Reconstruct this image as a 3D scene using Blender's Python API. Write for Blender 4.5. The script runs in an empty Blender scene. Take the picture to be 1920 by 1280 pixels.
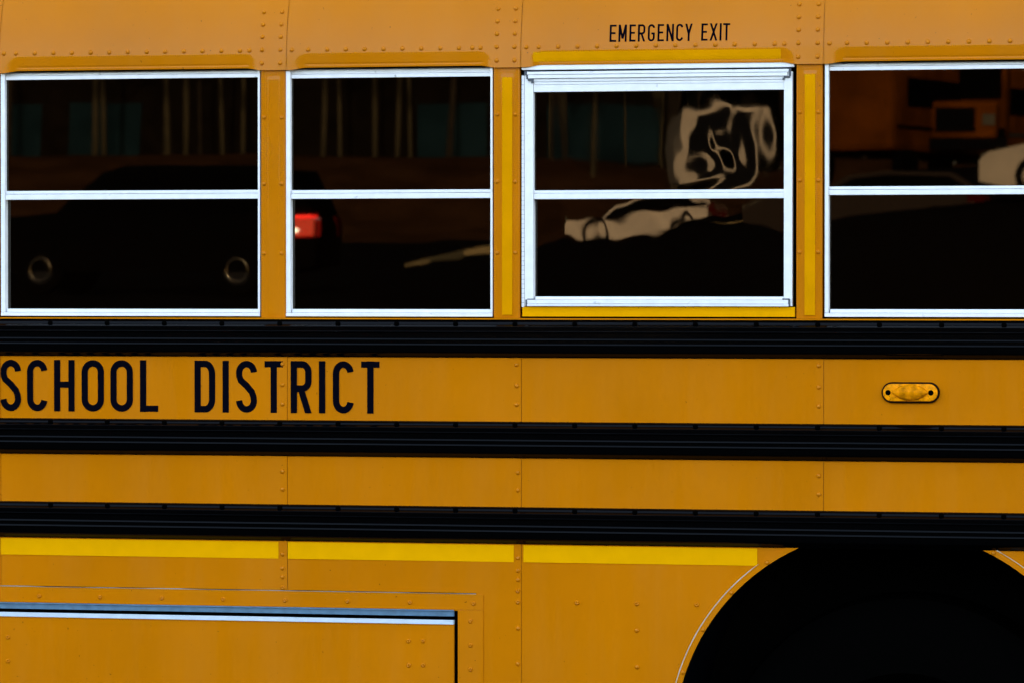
import bpy, bmesh, math, random
from mathutils import Vector, Matrix, noise
random.seed(7)
R = math.radians
SC = bpy.context.scene
COL = SC.collection

# ------------------------------------------------------------------ camera
FPX = 7780.0                       # focal length in 1920-wide photo pixels
YAW = R(12.6); PITCH = math.atan(108 / FPX); DIST = 10.3
CAM = Vector((DIST * math.sin(YAW), -DIST * math.cos(YAW), 1.75))
FW = Vector((-math.sin(YAW) * math.cos(PITCH), math.cos(YAW) * math.cos(PITCH), -math.sin(PITCH)))
RT = Vector((math.cos(YAW), math.sin(YAW), 0)); UP = RT.cross(FW)
cd = bpy.data.cameras.new('camera'); cam = bpy.data.objects.new('camera', cd); COL.objects.link(cam)
cd.sensor_width = 36; cd.lens = FPX / 1920 * 36; cd.clip_start = 0.5; cd.clip_end = 3000
cd.dof.use_dof = True; cd.dof.focus_distance = 10.3; cd.dof.aperture_fstop = 11
cam.matrix_world = Matrix.Translation(CAM) @ Matrix((RT, UP, -FW)).transposed().to_4x4()
SC.camera = cam

# ------------------------------------------------------------------ light
SUN_EL = 17; SUN_AZ = 12           # low sun behind the bus; azimuth measured from +Y towards +X
w = bpy.data.worlds.new('World'); SC.world = w; w.use_nodes = True
nt = w.node_tree; nt.nodes.clear()
sky = nt.nodes.new('ShaderNodeTexSky'); sky.sky_type = 'NISHITA'; sky.sun_disc = False
sky.sun_elevation = R(SUN_EL); sky.sun_rotation = R(SUN_AZ); sky.air_density = 1.0; sky.dust_density = 3.0; sky.ozone_density = 1.0
bg = nt.nodes.new('ShaderNodeBackground'); bg.inputs[1].default_value = 0.15
ow = nt.nodes.new('ShaderNodeOutputWorld')
hz = nt.nodes.new('ShaderNodeMix'); hz.data_type = 'RGBA'; hz.blend_type = 'MULTIPLY'; hz.inputs[0].default_value = 1; hz.inputs[7].default_value = (1, .855, .75, 1)   # sky tinted warmer, in place of a white balance
nt.links.new(sky.outputs[0], hz.inputs[6]); nt.links.new(hz.outputs[2], bg.inputs[0]); nt.links.new(bg.outputs[0], ow.inputs[0])
sl = bpy.data.lights.new('sun', 'SUN'); sl.energy = 2.0; sl.angle = R(0.5); sl.color = (1.0, 0.86, 0.68)
so = bpy.data.objects.new('sun', sl); COL.objects.link(so)
sd = Vector((math.sin(R(SUN_AZ)) * math.cos(R(SUN_EL)), math.cos(R(SUN_AZ)) * math.cos(R(SUN_EL)), math.sin(R(SUN_EL))))
so.rotation_euler = (-sd).to_track_quat('-Z', 'Y').to_euler(); so.location = (0, 20, 20)
SC.view_settings.view_transform = 'Standard'; SC.view_settings.look = 'None'
SC.view_settings.exposure = 3.14; SC.view_settings.gamma = 1; SC.view_settings.use_curve_mapping = False

# ------------------------------------------------------------------ helpers
def P(u, v, y=0.0):
    """photo position -> point on the vertical plane at depth y"""
    d = FW + RT * ((u - 960) / FPX) - UP * ((v - 640) / FPX)
    return CAM + d * ((y - CAM.y) / d.y)
def X(u, v=532, y=0.0): return P(u, v, y).x
def Z(u, v, y=0.0): return P(u, v, y).z
def RP(u, v, d):
    """where a thing seen mirrored in the window glass stands, d metres along the folded line of sight"""
    r = FW + RT * ((u - 960) / FPX) - UP * ((v - 640) / FPX)
    return Vector((CAM.x + r.x * d, -CAM.y - r.y * d, CAM.z + r.z * d))

def link(o, parent=None):
    COL.objects.link(o)
    if parent is not None:
        o.parent = parent
        q = parent; m = Matrix.Identity(4); chain = []
        while q is not None: chain.append(q); q = q.parent
        for q in reversed(chain): m = m @ q.matrix_parent_inverse @ q.matrix_basis
        o.matrix_parent_inverse = m.inverted()
    return o
def empty(name, loc, label, cat, group=None):
    o = bpy.data.objects.new(name, None); o.empty_display_size = .2; COL.objects.link(o); o.location = loc
    o['label'] = label; o['category'] = cat
    if group: o['group'] = group
    return o
def tag(o, label=None, cat=None, group=None, kind=None):
    for k, v in (('label', label), ('category', cat), ('group', group), ('kind', kind)):
        if v: o[k] = v
    return o

class MB:
    def __init__(s): s.bm = bmesh.new()
    def face(s, pts, mi=0):
        f = s.bm.faces.new([s.bm.verts.new(p) for p in pts]); f.material_index = mi; return f
    def box(s, x0, x1, y0, y1, z0, z1, mi=0):
        v = [s.bm.verts.new((x, y, z)) for x in (x0, x1) for y in (y0, y1) for z in (z0, z1)]
        for q in ((0, 1, 3, 2), (4, 6, 7, 5), (0, 4, 5, 1), (2, 3, 7, 6), (0, 2, 6, 4), (1, 5, 7, 3)):
            s.bm.faces.new([v[i] for i in q]).material_index = mi
        return s
    def prism_x(s, prof, x0, x1, close=True, xs=None):
        """profile [(y,z)] swept along x"""
        xs = xs or [x0, x1]; rows = [[s.bm.verts.new((x, y, z)) for y, z in prof] for x in xs]
        n = len(prof)
        for a, b in zip(rows, rows[1:]):
            for i in range(n if close else n - 1):
                s.bm.faces.new((a[i], a[(i + 1) % n], b[(i + 1) % n], b[i]))
        if close: s.bm.faces.new(rows[0]); s.bm.faces.new(rows[-1][::-1])
        return s
    def grid(s, rows, wrap=False):
        vr = [[s.bm.verts.new(p) for p in r] for r in rows]
        for a, b in zip(vr, vr[1:]):
            n = len(a)
            for i in range(n if wrap else n - 1):
                s.bm.faces.new((a[i], a[(i + 1) % n], b[(i + 1) % n], b[i]))
        return vr
    def lathe(s, prof, c=(0, 0, 0), axis='y', seg=20, cap=True):
        """profile [(radius, along axis)] turned round the axis through c"""
        rows = []
        for r, h in prof:
            row = []
            for k in range(seg):
                a = 2 * math.pi * k / seg; ca, sa = r * math.cos(a), r * math.sin(a)
                row.append((c[0] + ca, c[1] + h, c[2] + sa) if axis == 'y' else (c[0] + h, c[1] + ca, c[2] + sa) if axis == 'x' else (c[0] + ca, c[1] + sa, c[2] + h))
            rows.append(row)
        vr = s.grid(rows, True)
        if cap:
            for row in (vr[0], vr[-1]):
                if len(row) > 2:
                    try: s.bm.faces.new(row)
                    except ValueError: pass
        return s
    def build(s, name, mats, parent=None, smooth=False, bevel=0, angle=40):
        bm = s.bm
        if bevel:
            bmesh.ops.bevel(bm, geom=[e for e in bm.edges], offset=bevel, segments=2, profile=.6, affect='EDGES', clamp_overlap=True)
        bmesh.ops.recalc_face_normals(bm, faces=bm.faces)
        me = bpy.data.meshes.new(name); bm.to_mesh(me); bm.free()
        for m in (mats if isinstance(mats, (list, tuple)) else [mats]): me.materials.append(m)
        if smooth:
            me.polygons.foreach_set('use_smooth', [True] * len(me.polygons))
            me.set_sharp_from_angle(angle=R(angle))
        return link(bpy.data.objects.new(name, me), parent)

# ------------------------------------------------------------------ materials
def mat(name, col, rough=.5, metal=0, coat=0, spec=.5, var=.0, vscale=6, bump=0, bscale=400, big=0, bigscale=3, rvar=0, dirt=None, ior=None, film=None):
    m = bpy.data.materials.new(name); m.use_nodes = True; t = m.node_tree; b = t.nodes['Principled BSDF']
    N = t.nodes.new; L = t.links.new
    b.inputs['Base Color'].default_value = (*col, 1); b.inputs['Roughness'].default_value = rough
    b.inputs['Metallic'].default_value = metal; b.inputs['Coat Weight'].default_value = coat; b.inputs['Coat Roughness'].default_value = .06
    b.inputs['Specular IOR Level'].default_value = spec
    if spec == 0: b.inputs['IOR'].default_value = 1.0      # matt: no surface sheen of its own
    if ior: b.inputs['IOR'].default_value = ior
    tc = N('ShaderNodeTexCoord')
    def nz(scale, det=3, dist=0):
        n = N('ShaderNodeTexNoise'); n.inputs['Scale'].default_value = scale; n.inputs['Detail'].default_value = det; n.inputs['Distortion'].default_value = dist
        L(tc.outputs['Object'], n.inputs['Vector']); return n.outputs['Fac']
    cur = None
    if var:
        mr = N('ShaderNodeMapRange'); L(nz(vscale, 5), mr.inputs[0]); mr.inputs[1].default_value = .3; mr.inputs[2].default_value = .7
        mr.inputs[3].default_value = 1 - var; mr.inputs[4].default_value = 1 + var
        mx = N('ShaderNodeMix'); mx.data_type = 'RGBA'; mx.blend_type = 'MULTIPLY'; mx.inputs[0].default_value = 1
        mx.inputs[6].default_value = (*col, 1); L(mr.outputs[0], mx.inputs[7]); cur = mx.outputs[2]
    if film:      # thin uneven road film, streaked downwards
        mp = N('ShaderNodeMapping'); mp.inputs['Scale'].default_value = (9, 9, 1.6); L(tc.outputs['Object'], mp.inputs[0])
        n = N('ShaderNodeTexNoise'); n.inputs['Scale'].default_value = 1; n.inputs['Detail'].default_value = 6; n.inputs['Roughness'].default_value = .65; L(mp.outputs[0], n.inputs['Vector'])
        mr = N('ShaderNodeMapRange'); L(n.outputs['Fac'], mr.inputs[0]); mr.inputs[1].default_value = .42; mr.inputs[2].default_value = .75; mr.inputs[4].default_value = .09
        mx = N('ShaderNodeMix'); mx.data_type = 'RGBA'; L(mr.outputs[0], mx.inputs[0])
        if cur: L(cur, mx.inputs[6])
        else: mx.inputs[6].default_value = (*col, 1)
        mx.inputs[7].default_value = (*film, 1); cur = mx.outputs[2]
    if dirt:      # (colour, scale, threshold, softness)
        dc, ds, th, sf = dirt
        mr = N('ShaderNodeMapRange'); L(nz(ds, 6, .4), mr.inputs[0]); mr.inputs[1].default_value = th; mr.inputs[2].default_value = th + sf
        mx = N('ShaderNodeMix'); mx.data_type = 'RGBA'; L(mr.outputs[0], mx.inputs[0])
        if cur: L(cur, mx.inputs[6])
        else: mx.inputs[6].default_value = (*col, 1)
        mx.inputs[7].default_value = (*dc, 1); cur = mx.outputs[2]
    if cur: L(cur, b.inputs['Base Color'])
    if rvar:
        mr = N('ShaderNodeMapRange'); L(nz(9, 6), mr.inputs[0]); mr.inputs[1].default_value = .3; mr.inputs[2].default_value = .7
        mr.inputs[3].default_value = rough - rvar; mr.inputs[4].default_value = rough + rvar; L(mr.outputs[0], b.inputs['Roughness'])
    nrm = None
    if big:
        bp = N('ShaderNodeBump'); bp.inputs['Distance'].default_value = big; bp.inputs['Strength'].default_value = 1; L(nz(bigscale, 2), bp.inputs['Height']); nrm = bp.outputs[0]
    if bump:
        bp = N('ShaderNodeBump'); bp.inputs['Distance'].default_value = bump; bp.inputs['Strength'].default_value = 1; L(nz(bscale, 2), bp.inputs['Height'])
        if nrm: L(nrm, bp.inputs['Normal'])
        nrm = bp.outputs[0]
    if nrm: L(nrm, b.inputs['Normal']); L(nrm, b.inputs['Coat Normal'])
    return m

YEL = (.52, .160, .0012)
M = {}
M['paint'] = mat('yellow_paint', YEL, .5, coat=.22, spec=0.0, var=.08, vscale=2.5, film=(.46, .22, .06), bump=.00006, bscale=700, big=.011, bigscale=2.2, rvar=.06, dirt=((.10, .04, .004), 110, .72, .03))
M['tape'] = mat('reflective_tape', (.78, .36, .0004), .6, spec=.0, var=.04, vscale=20, bump=.00008, bscale=1200)
M['darker_tape'] = mat('darker_reflective_tape', (.66, .27, .0004), .6, spec=0, var=.07, vscale=14, bump=.00008, bscale=1200)  # same tape in a darker tone, for posts and visor
M['alu'] = mat('window_aluminium', (.80, .81, .845), .42, metal=.12, var=.05, vscale=30, bump=.00004, bscale=500, dirt=((.35, .36, .38), 35, .68, .12))
M['bluealu'] = mat('door_aluminium', (.10, .20, .32), .35, metal=.3, var=.18, vscale=40, dirt=((.10, .14, .2), 50, .62, .15))
M['black'] = mat('black_paint', (.0005, .0006, .0008), .10, spec=.12, bump=.00005, bscale=300, big=.0015, bigscale=4)
M['dark'] = mat('dark_cavity', (.002, .002, .002), .9, spec=0)
M['gasket'] = mat('black_rubber', (.001, .001, .001), .6, spec=0)
M['letter'] = mat('black_vinyl', (.002, .002, .005), .6, spec=0)
M['liner'] = mat('wheel_well_liner', (.0006, .0016, .005), .3, spec=.2)  # blue in the base colour stands in for sky sheen
M['sealant'] = mat('white_sealant', (.45, .36, .27), .6, var=.15, vscale=50)
M['lensbase'] = mat('amber_plastic', (.80, .27, .001), .3, spec=.04, var=.35, vscale=70, coat=.02, dirt=((.05, .02, .005), 180, .62, .08))
M['asphalt'] = mat('asphalt', (.003, .003, .003), .95, spec=0, var=.25, vscale=1.5, bump=.004, bscale=60)
M['litter'] = mat('leaf_litter', (.028, .012, .004), .95, spec=0, var=.4, vscale=.6)
M['tire'] = mat('tyre_rubber', (.0012, .0012, .0012), .9, spec=0)
M['steel'] = mat('dark_steel', (.001, .001, .0012), .6, spec=0)
M['interior'] = mat('interior_grey', (.05, .05, .05), .8)
# seat-window glass: dark tint with a clear mirror-like surface
def glassmat(name, tint=(.02, .024, .024), ior=1.5, rough=.008):
    m = bpy.data.materials.new(name); m.use_nodes = True; t = m.node_tree; t.nodes.clear(); N = t.nodes.new; L = t.links.new
    o = N('ShaderNodeOutputMaterial'); tr = N('ShaderNodeBsdfTransparent'); tr.inputs[0].default_value = (*tint, 1)
    g = N('ShaderNodeBsdfGlossy'); g.inputs['Roughness'].default_value = rough; g.inputs['Color'].default_value = (1, .93, .84, 1)
    fr = N('ShaderNodeFresnel'); fr.inputs['IOR'].default_value = ior; mx = N('ShaderNodeMixShader')
    L(fr.outputs[0], mx.inputs[0]); L(tr.outputs[0], mx.inputs[1]); L(g.outputs[0], mx.inputs[2]); L(mx.outputs[0], o.inputs[0]); return m
M['glass'] = glassmat('tinted_glass'); M['wavy_glass'] = glassmat('wavy_tinted_glass', rough=.014)
def lensmat():
    m = mat('amber_lens', (.62, .20, .001), .2, spec=.02, var=.45, vscale=70)
    b = m.node_tree.nodes['Principled BSDF']; b.inputs['Transmission Weight'].default_value = 0; b.inputs['IOR'].default_value = 1.49; return m
M['lens'] = lensmat()

# ------------------------------------------------------------------ measured levels (metres)
S = [X(u) for u in (-560, 1, 538.6, 977.6, 1544.6)]; S.append(S[-1] + .72); S.insert(0, S[0] - .72); S += [S[-1] + .72, S[-1] + 1.44]
BX0, BX1 = S[0], S[-1]
Z_SKIRT = .50
ZV_BOT = Z(1235, 119.5, -.008); ZV_TOP = Z(1235, 93.0, -.008); Z_RB = Z(505, 132.2, -.01); Z_SILL = 1.661
ACX, ACZ, AR = .9446, .6193, .5372
def yroof(z):
    """depth of the roof skin at height z"""
    if z < ZV_TOP: return -.006 - (ZV_TOP - z) * .055
    h = z - ZV_TOP; r = .46; t0 = .055
    s = h / r
    return -.006 + h * t0 + r * (1 - math.sqrt(max(1 - s * s, 0)))
def roof_tilt(z):
    return math.atan((yroof(z + .002) - yroof(z - .002)) / .004)

bus = empty('school_bus', (0, 1.2, 0), 'yellow school bus seen close from the side with black rub rails and white framed windows', 'school bus')

# ------------------------------------------------------------------ roof panels
def sm(a, b, t):
    t = max(0, min(1, (t - a) / (b - a))); return t * t * (3 - 2 * t)
ROOF_PAN = {}
def ysurf(i, x, z):
    """front surface of roof panel i"""
    x0, x1 = S[i], S[i + 1]
    y = yroof(z) - .0016 * (x - x0) / (x1 - x0)
    xa, xb = x0 + (.016 if i else .016), x1 - .068
    # pressed visor over the window: the skin turns inward below its top edge
    zt = ZV_TOP
    if z < zt + .004:
        rr = .042
        def top_at(x):
            d = min(x - xa, xb - x)
            if d <= 0: return ZV_BOT - .02
            if d < rr: return zt - rr + math.sqrt(max(rr * rr - (rr - d) ** 2, 0))
            return zt
        t = top_at(x)
        if z < t: y += (t - z) * .115 * sm(0, .03, min(x - xa, xb - x)) 
        # crease bead
        e = min(x - xa, xb - x)
        if e > .028:
            zc = ZV_BOT + .0085; q = (z - zc) / .0022
            y += .0014 * math.exp(-q * q) * sm(.028, .04, e) * (1 if z < zc else 1)
    return y
def zbot(i, x):
    x0, x1 = S[i], S[i + 1]; xa, xb = x0 + .012, x1 - .066
    e = min(x - xa, xb - x)
    return Z_RB + (ZV_BOT - Z_RB) * sm(-.004, .040, e)
for i in range(len(S) - 1):
    x0, x1 = S[i] + .0004, S[i + 1] - .0006
    vis = 1 <= i <= 7
    nx = 150 if vis else 12
    xs = [x0 + (x1 - x0) * k / nx for k in range(nx + 1)]
    ts = []
    zcrown = ZV_TOP + .455
    zl = [k / 26 for k in range(26)]
    mb = MB(); rows = []
    rows.append([Vector((x, ysurf(i, x, zbot(i, x)) + .006, zbot(i, x) + .0002)) for x in xs])
    for t in zl:
        rows.append([Vector((x, ysurf(i, x, zbot(i, x) + t * (ZV_TOP + .006 - zbot(i, x))), zbot(i, x) + t * (ZV_TOP + .006 - zbot(i, x)))) for x in xs])
    for k in range(41):
        z = ZV_TOP + .006 + .449 * (math.sin(k / 40 * math.pi / 2))
        rows.append([Vector((x, ysurf(i, x, z), z)) for x in xs])
    rows.append([Vector((x, 1.22, zcrown + .07)) for x in xs])
    mb.grid(rows)
    mb.box(x0, x1, .02, .03, Z_RB + .004, ZV_TOP + .05)
    mb.grid([[(x0 - .006, q[0].y + .0016, q[0].z), (x0 + .003, q[0].y + .0016, q[0].z)] for q in rows[1:-1]])
    ROOF_PAN[i] = mb.build('roof_panel', M['paint'], bus, smooth=True, angle=30)

# ------------------------------------------------------------------ rivets
RIV = []      # (x, y, z, tilt, parent)
def riv(u, v, parent, y=0.0, roof=None):
    if roof is not None:
        p = P(u, v, -.006)
        for _ in range(4): p = P(u, v, ysurf(roof, p.x, p.z))
        RIV.append((p.x, p.y, p.z, roof_tilt(p.z), parent))
    else:
        p = P(u, v, y); RIV.append((p.x, p.y, p.z, 0, parent))
Z_RV = 2.3353
def vz(u, z, y=-.008):
    lo, hi = -400, 1600
    for _ in range(40):
        m = (lo + hi) / 2
        if Z(u, m, y) > z: lo = m
        else: hi = m
    return lo
hdr = {2: [7.3, 30, 65, 100.3, 134.7, 170, 204.7, 239.7, 275, 309.7, 345, 380, 415, 450, 467.7],
       3: [547.3, 577.7, 613.3, 648.3, 683.5, 719, 754.5, 790, 825.5, 860.5, 886, 901],
       4: [986.5, 1010, 1046.5, 1083, 1119.8, 1156, 1193, 1229.6, 1266, 1303.9, 1341, 1377.5, 1415, 1452.4, 1470.8],
       5: [1555, 1588.3, 1625, 1663.6, 1702, 1739.8, 1778, 1816.6, 1855, 1893.8]}
for i, us in hdr.items():
    # photo rows run dead level along the bus
    assert S[i] < X(us[1]) < S[i + 1], (i, S)
    for u in us: riv(u, vz(u, Z_RV), ROOF_PAN[i], roof=i)
for i, cols in {2: [(492.7, 527)], 3: [(932.3, 965.6)], 4: [(1497.6, 1533.8)]}.items():
    for a, b in cols:
        for zz in (0, .0327, .0643, .0960, -.0335):
            z = Z_RV + .0012 + zz
            for u in (a, b):
                x = X(u, 90); y = ysurf(i, x, z)
                RIV.append((x, y, z, roof_tilt(z), ROOF_PAN[i]))

# ------------------------------------------------------------------ side panels between sill and skirt
def arch_z(x):
    d = AR ** 2 - (x - ACX) ** 2
    return ACZ + math.sqrt(d) if d > 0 else None
DOORX0, DOORX1, DOORZ = -2.6, X(858.5, 1200), Z(430, 1136.5)
SIDE = {}
for i in range(len(S) - 1):
    x0, x1 = S[i] + .0005, S[i + 1] - .0005
    br = sorted(set([x0, x1] + [b for b in (DOORX0, DOORX1) if x0 < b < x1] + [x for x in (ACX - AR * math.cos(math.pi * k / 60) for k in range(61)) if x0 < x < x1] + [x0 + (x1 - x0) * k / 10 for k in range(11)]))
    mb = MB()
    for a, b in zip(br, br[1:]):
        c = (a + b) / 2
        def low(x):
            if DOORX0 < c < DOORX1: return DOORZ
            if abs(c - ACX) < AR: return arch_z(x) or max(Z_SKIRT, ACZ)
            return Z_SKIRT
        za, zb = low(a), low(b); off = lambda x: -.0014 * (x - x0) / (x1 - x0)
        f = lambda dy: [(a, off(a) + dy, za), (b, off(b) + dy, zb), (b, off(b) + dy, Z_SILL - .012), (a, off(a) + dy, Z_SILL - .012)]
        mb.face(f(0)); mb.face(f(.003)[::-1])
        mb.face([(a, off(a), za), (a, off(a) + .003, za), (b, off(b) + .003, zb), (b, off(b), zb)])
    for x in (x0, x1):
        o_ = -.0014 * (x - x0) / (x1 - x0); zl = DOORZ if DOORX0 < x < DOORX1 else (arch_z(x) or Z_SKIRT) if abs(x - ACX) < AR else Z_SKIRT
        mb.face([(x, o_, zl), (x, o_ + .003, zl), (x, o_ + .003, Z_SILL - .012), (x, o_, Z_SILL - .012)])
    bmesh.ops.remove_doubles(mb.bm, verts=mb.bm.verts, dist=.00002)
    SIDE[i] = mb.build('side_panel', M['paint'], bus, smooth=True, angle=20)
# seam backing strips and inner skin
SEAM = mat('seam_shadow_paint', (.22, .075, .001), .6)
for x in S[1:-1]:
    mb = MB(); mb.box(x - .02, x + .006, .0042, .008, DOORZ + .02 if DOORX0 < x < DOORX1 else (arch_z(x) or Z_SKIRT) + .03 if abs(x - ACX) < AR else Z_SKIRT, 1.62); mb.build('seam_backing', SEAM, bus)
# rivets on the flat sides
for i, u, vs in ((2, 529.8, (682, 720.7, 756.5, 883, 916.4, 1038, 1064, 1080.8)), (3, 969, (683, 722.5, 757.7, 885, 918, 1045, 1068.8, 1086, 1177, 1243.5)), (4, 1535.3, (685, 725, 760.7, 891, 926))):
    for v in vs:
        uu = {529.8: 529.8, 969: 971 if v > 800 else 968.6, 1535.3: 1535.3}[u]
        riv(uu, v, SIDE[i], -.0013)
for u, v in ((1194, 1181), (1194.6, 1249.5)): riv(u, v, SIDE[4], -.0006)
riv(529.5, 757, SIDE[2], -.0013)

# ------------------------------------------------------------------ shell: roof far half, far side, ends, floor, wheel well
mb = MB()
mb.box(BX0, BX1, 2.40, 2.44, Z_SKIRT, ZV_TOP + .1)
rows = []
for k in range(13):
    z = ZV_TOP + .455 * math.sin(k / 12 * math.pi / 2)
    rows.append([(BX0, 2.44 - yroof(z), z), (BX1, 2.44 - yroof(z), z)])
rows.append([(BX0, 1.22, ZV_TOP + .525), (BX1, 1.22, ZV_TOP + .525)])
mb.grid(rows)
mb.box(BX0 - .04, BX0, .03, 2.44, Z_SKIRT, ZV_TOP + .42); mb.box(BX1, BX1 + .04, .03, 2.44, Z_SKIRT, ZV_TOP + .42)
mb.build('body_shell', M['paint'], bus)
mb = MB()
mb.box(BX0, BX1, .12, 2.40, 1.12, 1.15)                      # floor
mb.box(BX0, BX1, .04, .06, 1.15, Z_SILL - .02)                 # inner wall below the windows
mb.box(BX0, BX1, .06, 2.38, ZV_TOP + .1, ZV_TOP + .12)
mb.build('cabin_lining', M['interior'], bus)
mb = MB()
mb.box(DOORX0 - .05, DOORX1 + .05, .05, .052, .5, DOORZ + .06)
mb.box(DOORX0 - .05, DOORX1 + .05, .008, .05, DOORZ + .055, DOORZ + .06)
mb.box(DOORX1 + .045, DOORX1 + .05, .008, .05, .5, DOORZ + .055)
mb.build('luggage_bay', M['dark'], bus)
# wheel well: inner drum + back
mb = MB()
rows = []
for y, r in ((.0035, AR + .001), (.02, AR + .012), (.10, AR + .02), (.60, AR + .02)):
    rows.append([(ACX - r * math.cos(a), y, ACZ + r * math.sin(a)) for a in [R(-25) + R(230) * k / 60 for k in range(61)]])
mb.grid(rows)
mb.build('wheel_well', M['liner'], bus, smooth=True)
MB().box(ACX - .75, ACX + .75, .60, .62, .35, 1.16).build('wheel_well_wall', M['dark'], bus)

def wheel_mesh(parent, c, r, wdt, name='wheel', rim=M['steel'], out=-1, sub=True):
    """tyre as the wheel's mesh, rim and hub below it; outer side towards out*y"""
    x, y, z = c
    mb = MB(); w2 = wdt / 2
    prof = [(r * .60, -w2 * .8), (r * .78, -w2), (r * .93, -w2 * .96), (r * .985, -w2 * .8), (r, -w2 * .5), (r, w2 * .5), (r * .985, w2 * .8), (r * .93, w2 * .96), (r * .78, w2), (r * .60, w2 * .8), (r * .60, -w2 * .8)]
    mb.lathe(prof, c, 'y', 48, cap=False)
    t = mb.build(name, M['tire'], parent, smooth=True)
    mb = MB(); o = out
    mb.lathe([(r * .61, o * w2 * .75), (r * .58, o * w2 * .6), (r * .52, o * w2 * -.1), (r * .30, o * w2 * -.35), (r * .28, o * w2 * .2), (r * .14, o * w2 * .4), (0.001, o * w2 * .42)], c, 'y', 40, cap=False)
    mb.build('rim', rim, t, smooth=True)
    return t
wheel_mesh(bus, (ACX, .40, .485), .485, .26)
# arch flange, with its bead of sealant
def ring(name, r0, r1, a0, a1, y0, y1, m, parent, wob=0, n=90):
    mb = MB(); rows = []
    for k in range(n + 1):
        a = R(a0 + (a1 - a0) * k / n); wv = 1 + wob * noise.noise(Vector((k * .23, 3.1, 0)))
        rm = (r0 + r1) / 2; h = (r1 - r0) / 2 * wv
        e = min(1, min(k, n - k) / 6 + .15) if wob else 1
        pts = [(rm - h * e, y1), (rm - h * e, y0), (rm + h * e, y0), (rm + h * e, y1)]
        rows.append([(ACX - q * math.cos(a), y, ACZ + q * math.sin(a)) for q, y in pts])
    mb.grid(rows, True)
    return mb.build(name, m, parent, smooth=True, angle=30)
fl = ring('arch_flange', AR - .0015, AR + .0125, -15, 195, -.0042, .004, M['paint'], bus)
ring('sealant', AR + .0126, AR + .0149, -10, 54, -.0040, -.001, M['sealant'], fl, wob=.5)
ring('sealant', AR + .0126, AR + .0150, 113.5, 119.5, -.0045, -.001, M['sealant'], fl, wob=1.4)
ring('sealant', AR + .0128, AR + .0142, 119, 150, -.0040, -.001, M['sealant'], fl, wob=.5)
for u, v in ((1439.7, 1055.8), (1372.8, 1111.6), (1318.6, 1180.4), (1281.8, 1259.8), (1863, 1036)):
    p = P(u, v, -.0042); a = math.atan2(p.z - ACZ, ACX - p.x); q = AR + .0045
    RIV.append((ACX - q * math.cos(a), -.0042, ACZ + q * math.sin(a), 0, fl))

# ------------------------------------------------------------------ rub rails
def rail(ztop, zbt):
    h = ztop - zbt
    s_ = h / .0935
    f = lambda d: ztop - d * s_
    prof = [(.0, f(0)), (-.004, f(.0005)), (-.0085, f(.004)), (-.0125, f(.009)), (-.0165, f(.0135)), (-.0205, f(.0150)), (-.0218, f(.0165)), (-.0218, f(.0270)),
            (-.0232, f(.0283)), (-.0232, f(.0300)), (-.0200, f(.0325)), (-.0200, f(.0440)), (-.0235, f(.0470)), (-.0240, f(.0486)), (-.0205, f(.0510)), (-.0205, f(.0570)),
            (-.0235, f(.0600)), (-.0240, f(.0616)), (-.0205, f(.0640)), (-.0203, f(.0735)), (-.0201, f(.0785)), (-.0185, f(.0805)), (-.0125, f(.0855)), (-.006, f(.0905)), (-.004, f(.093)), (.0, f(.0935))]
    ex = [(y, z) for y, z in prof]
    mb = MB(); xs = []
    x = BX0
    while x < BX1: xs.append(x); x += .05
    xs.append(BX1)
    vr = []
    for x in xs:
        row = []
        for k, (y, z) in enumerate(ex):
            e = .0010 * noise.noise(Vector((x * 1.3, z * 3, 2))) + .0004 * noise.noise(Vector((x * 6, z * 3, 5)))
            row.append((x, y + e if y < -.003 else y - .0015, z))
        vr.append(row)
    mb.grid(vr)
    o = mb.build('rub_rail', M['black'], bus, smooth=True, angle=35)
    b = MB()
    xb = X(636, 608) - 30 * .1513
    first = None
    n = 0
    while xb < BX1 - .1:
        if -1.4 < xb < 1.35 or first is None:
            if first is None:
                # slotted fixing tab with a round bolt head on the sloping upper flange
                zc = f(.0085)
                b.lathe([(.0001, -.0050), (.0040, -.0046), (.0060, -.0026), (.0066, 0), (.0066, .004)], (0, 0, 0), 'y', 14, cap=False)
                ob = b.build('bolt', M['gasket'], o, smooth=True); first = ob; ob_loc = None
            else:
                ob = first.copy(); COL.objects.link(ob); ob.parent = o; ob.matrix_parent_inverse = first.matrix_parent_inverse
            ob.location = (max(xb, -1.4) if n == 0 else xb, -.0125, f(.0085)); ob.rotation_euler = (R(-32), 0, 0)
            n += 1
        xb += .1513
    return o
RAILS = [rail(1.6585, 1.5670), rail(1.4090, 1.3180), rail(1.1970, 1.1047)]
# sill strip above the top rail
MB().box(BX0, BX1, -.0075, .02, 1.6605, 1.6640).build('sill_strip', M['paint'], bus)
MB().box(BX0, BX1, .0005, .02, 1.6480, 1.6604).build('sill_backing', M['gasket'], bus)

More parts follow.
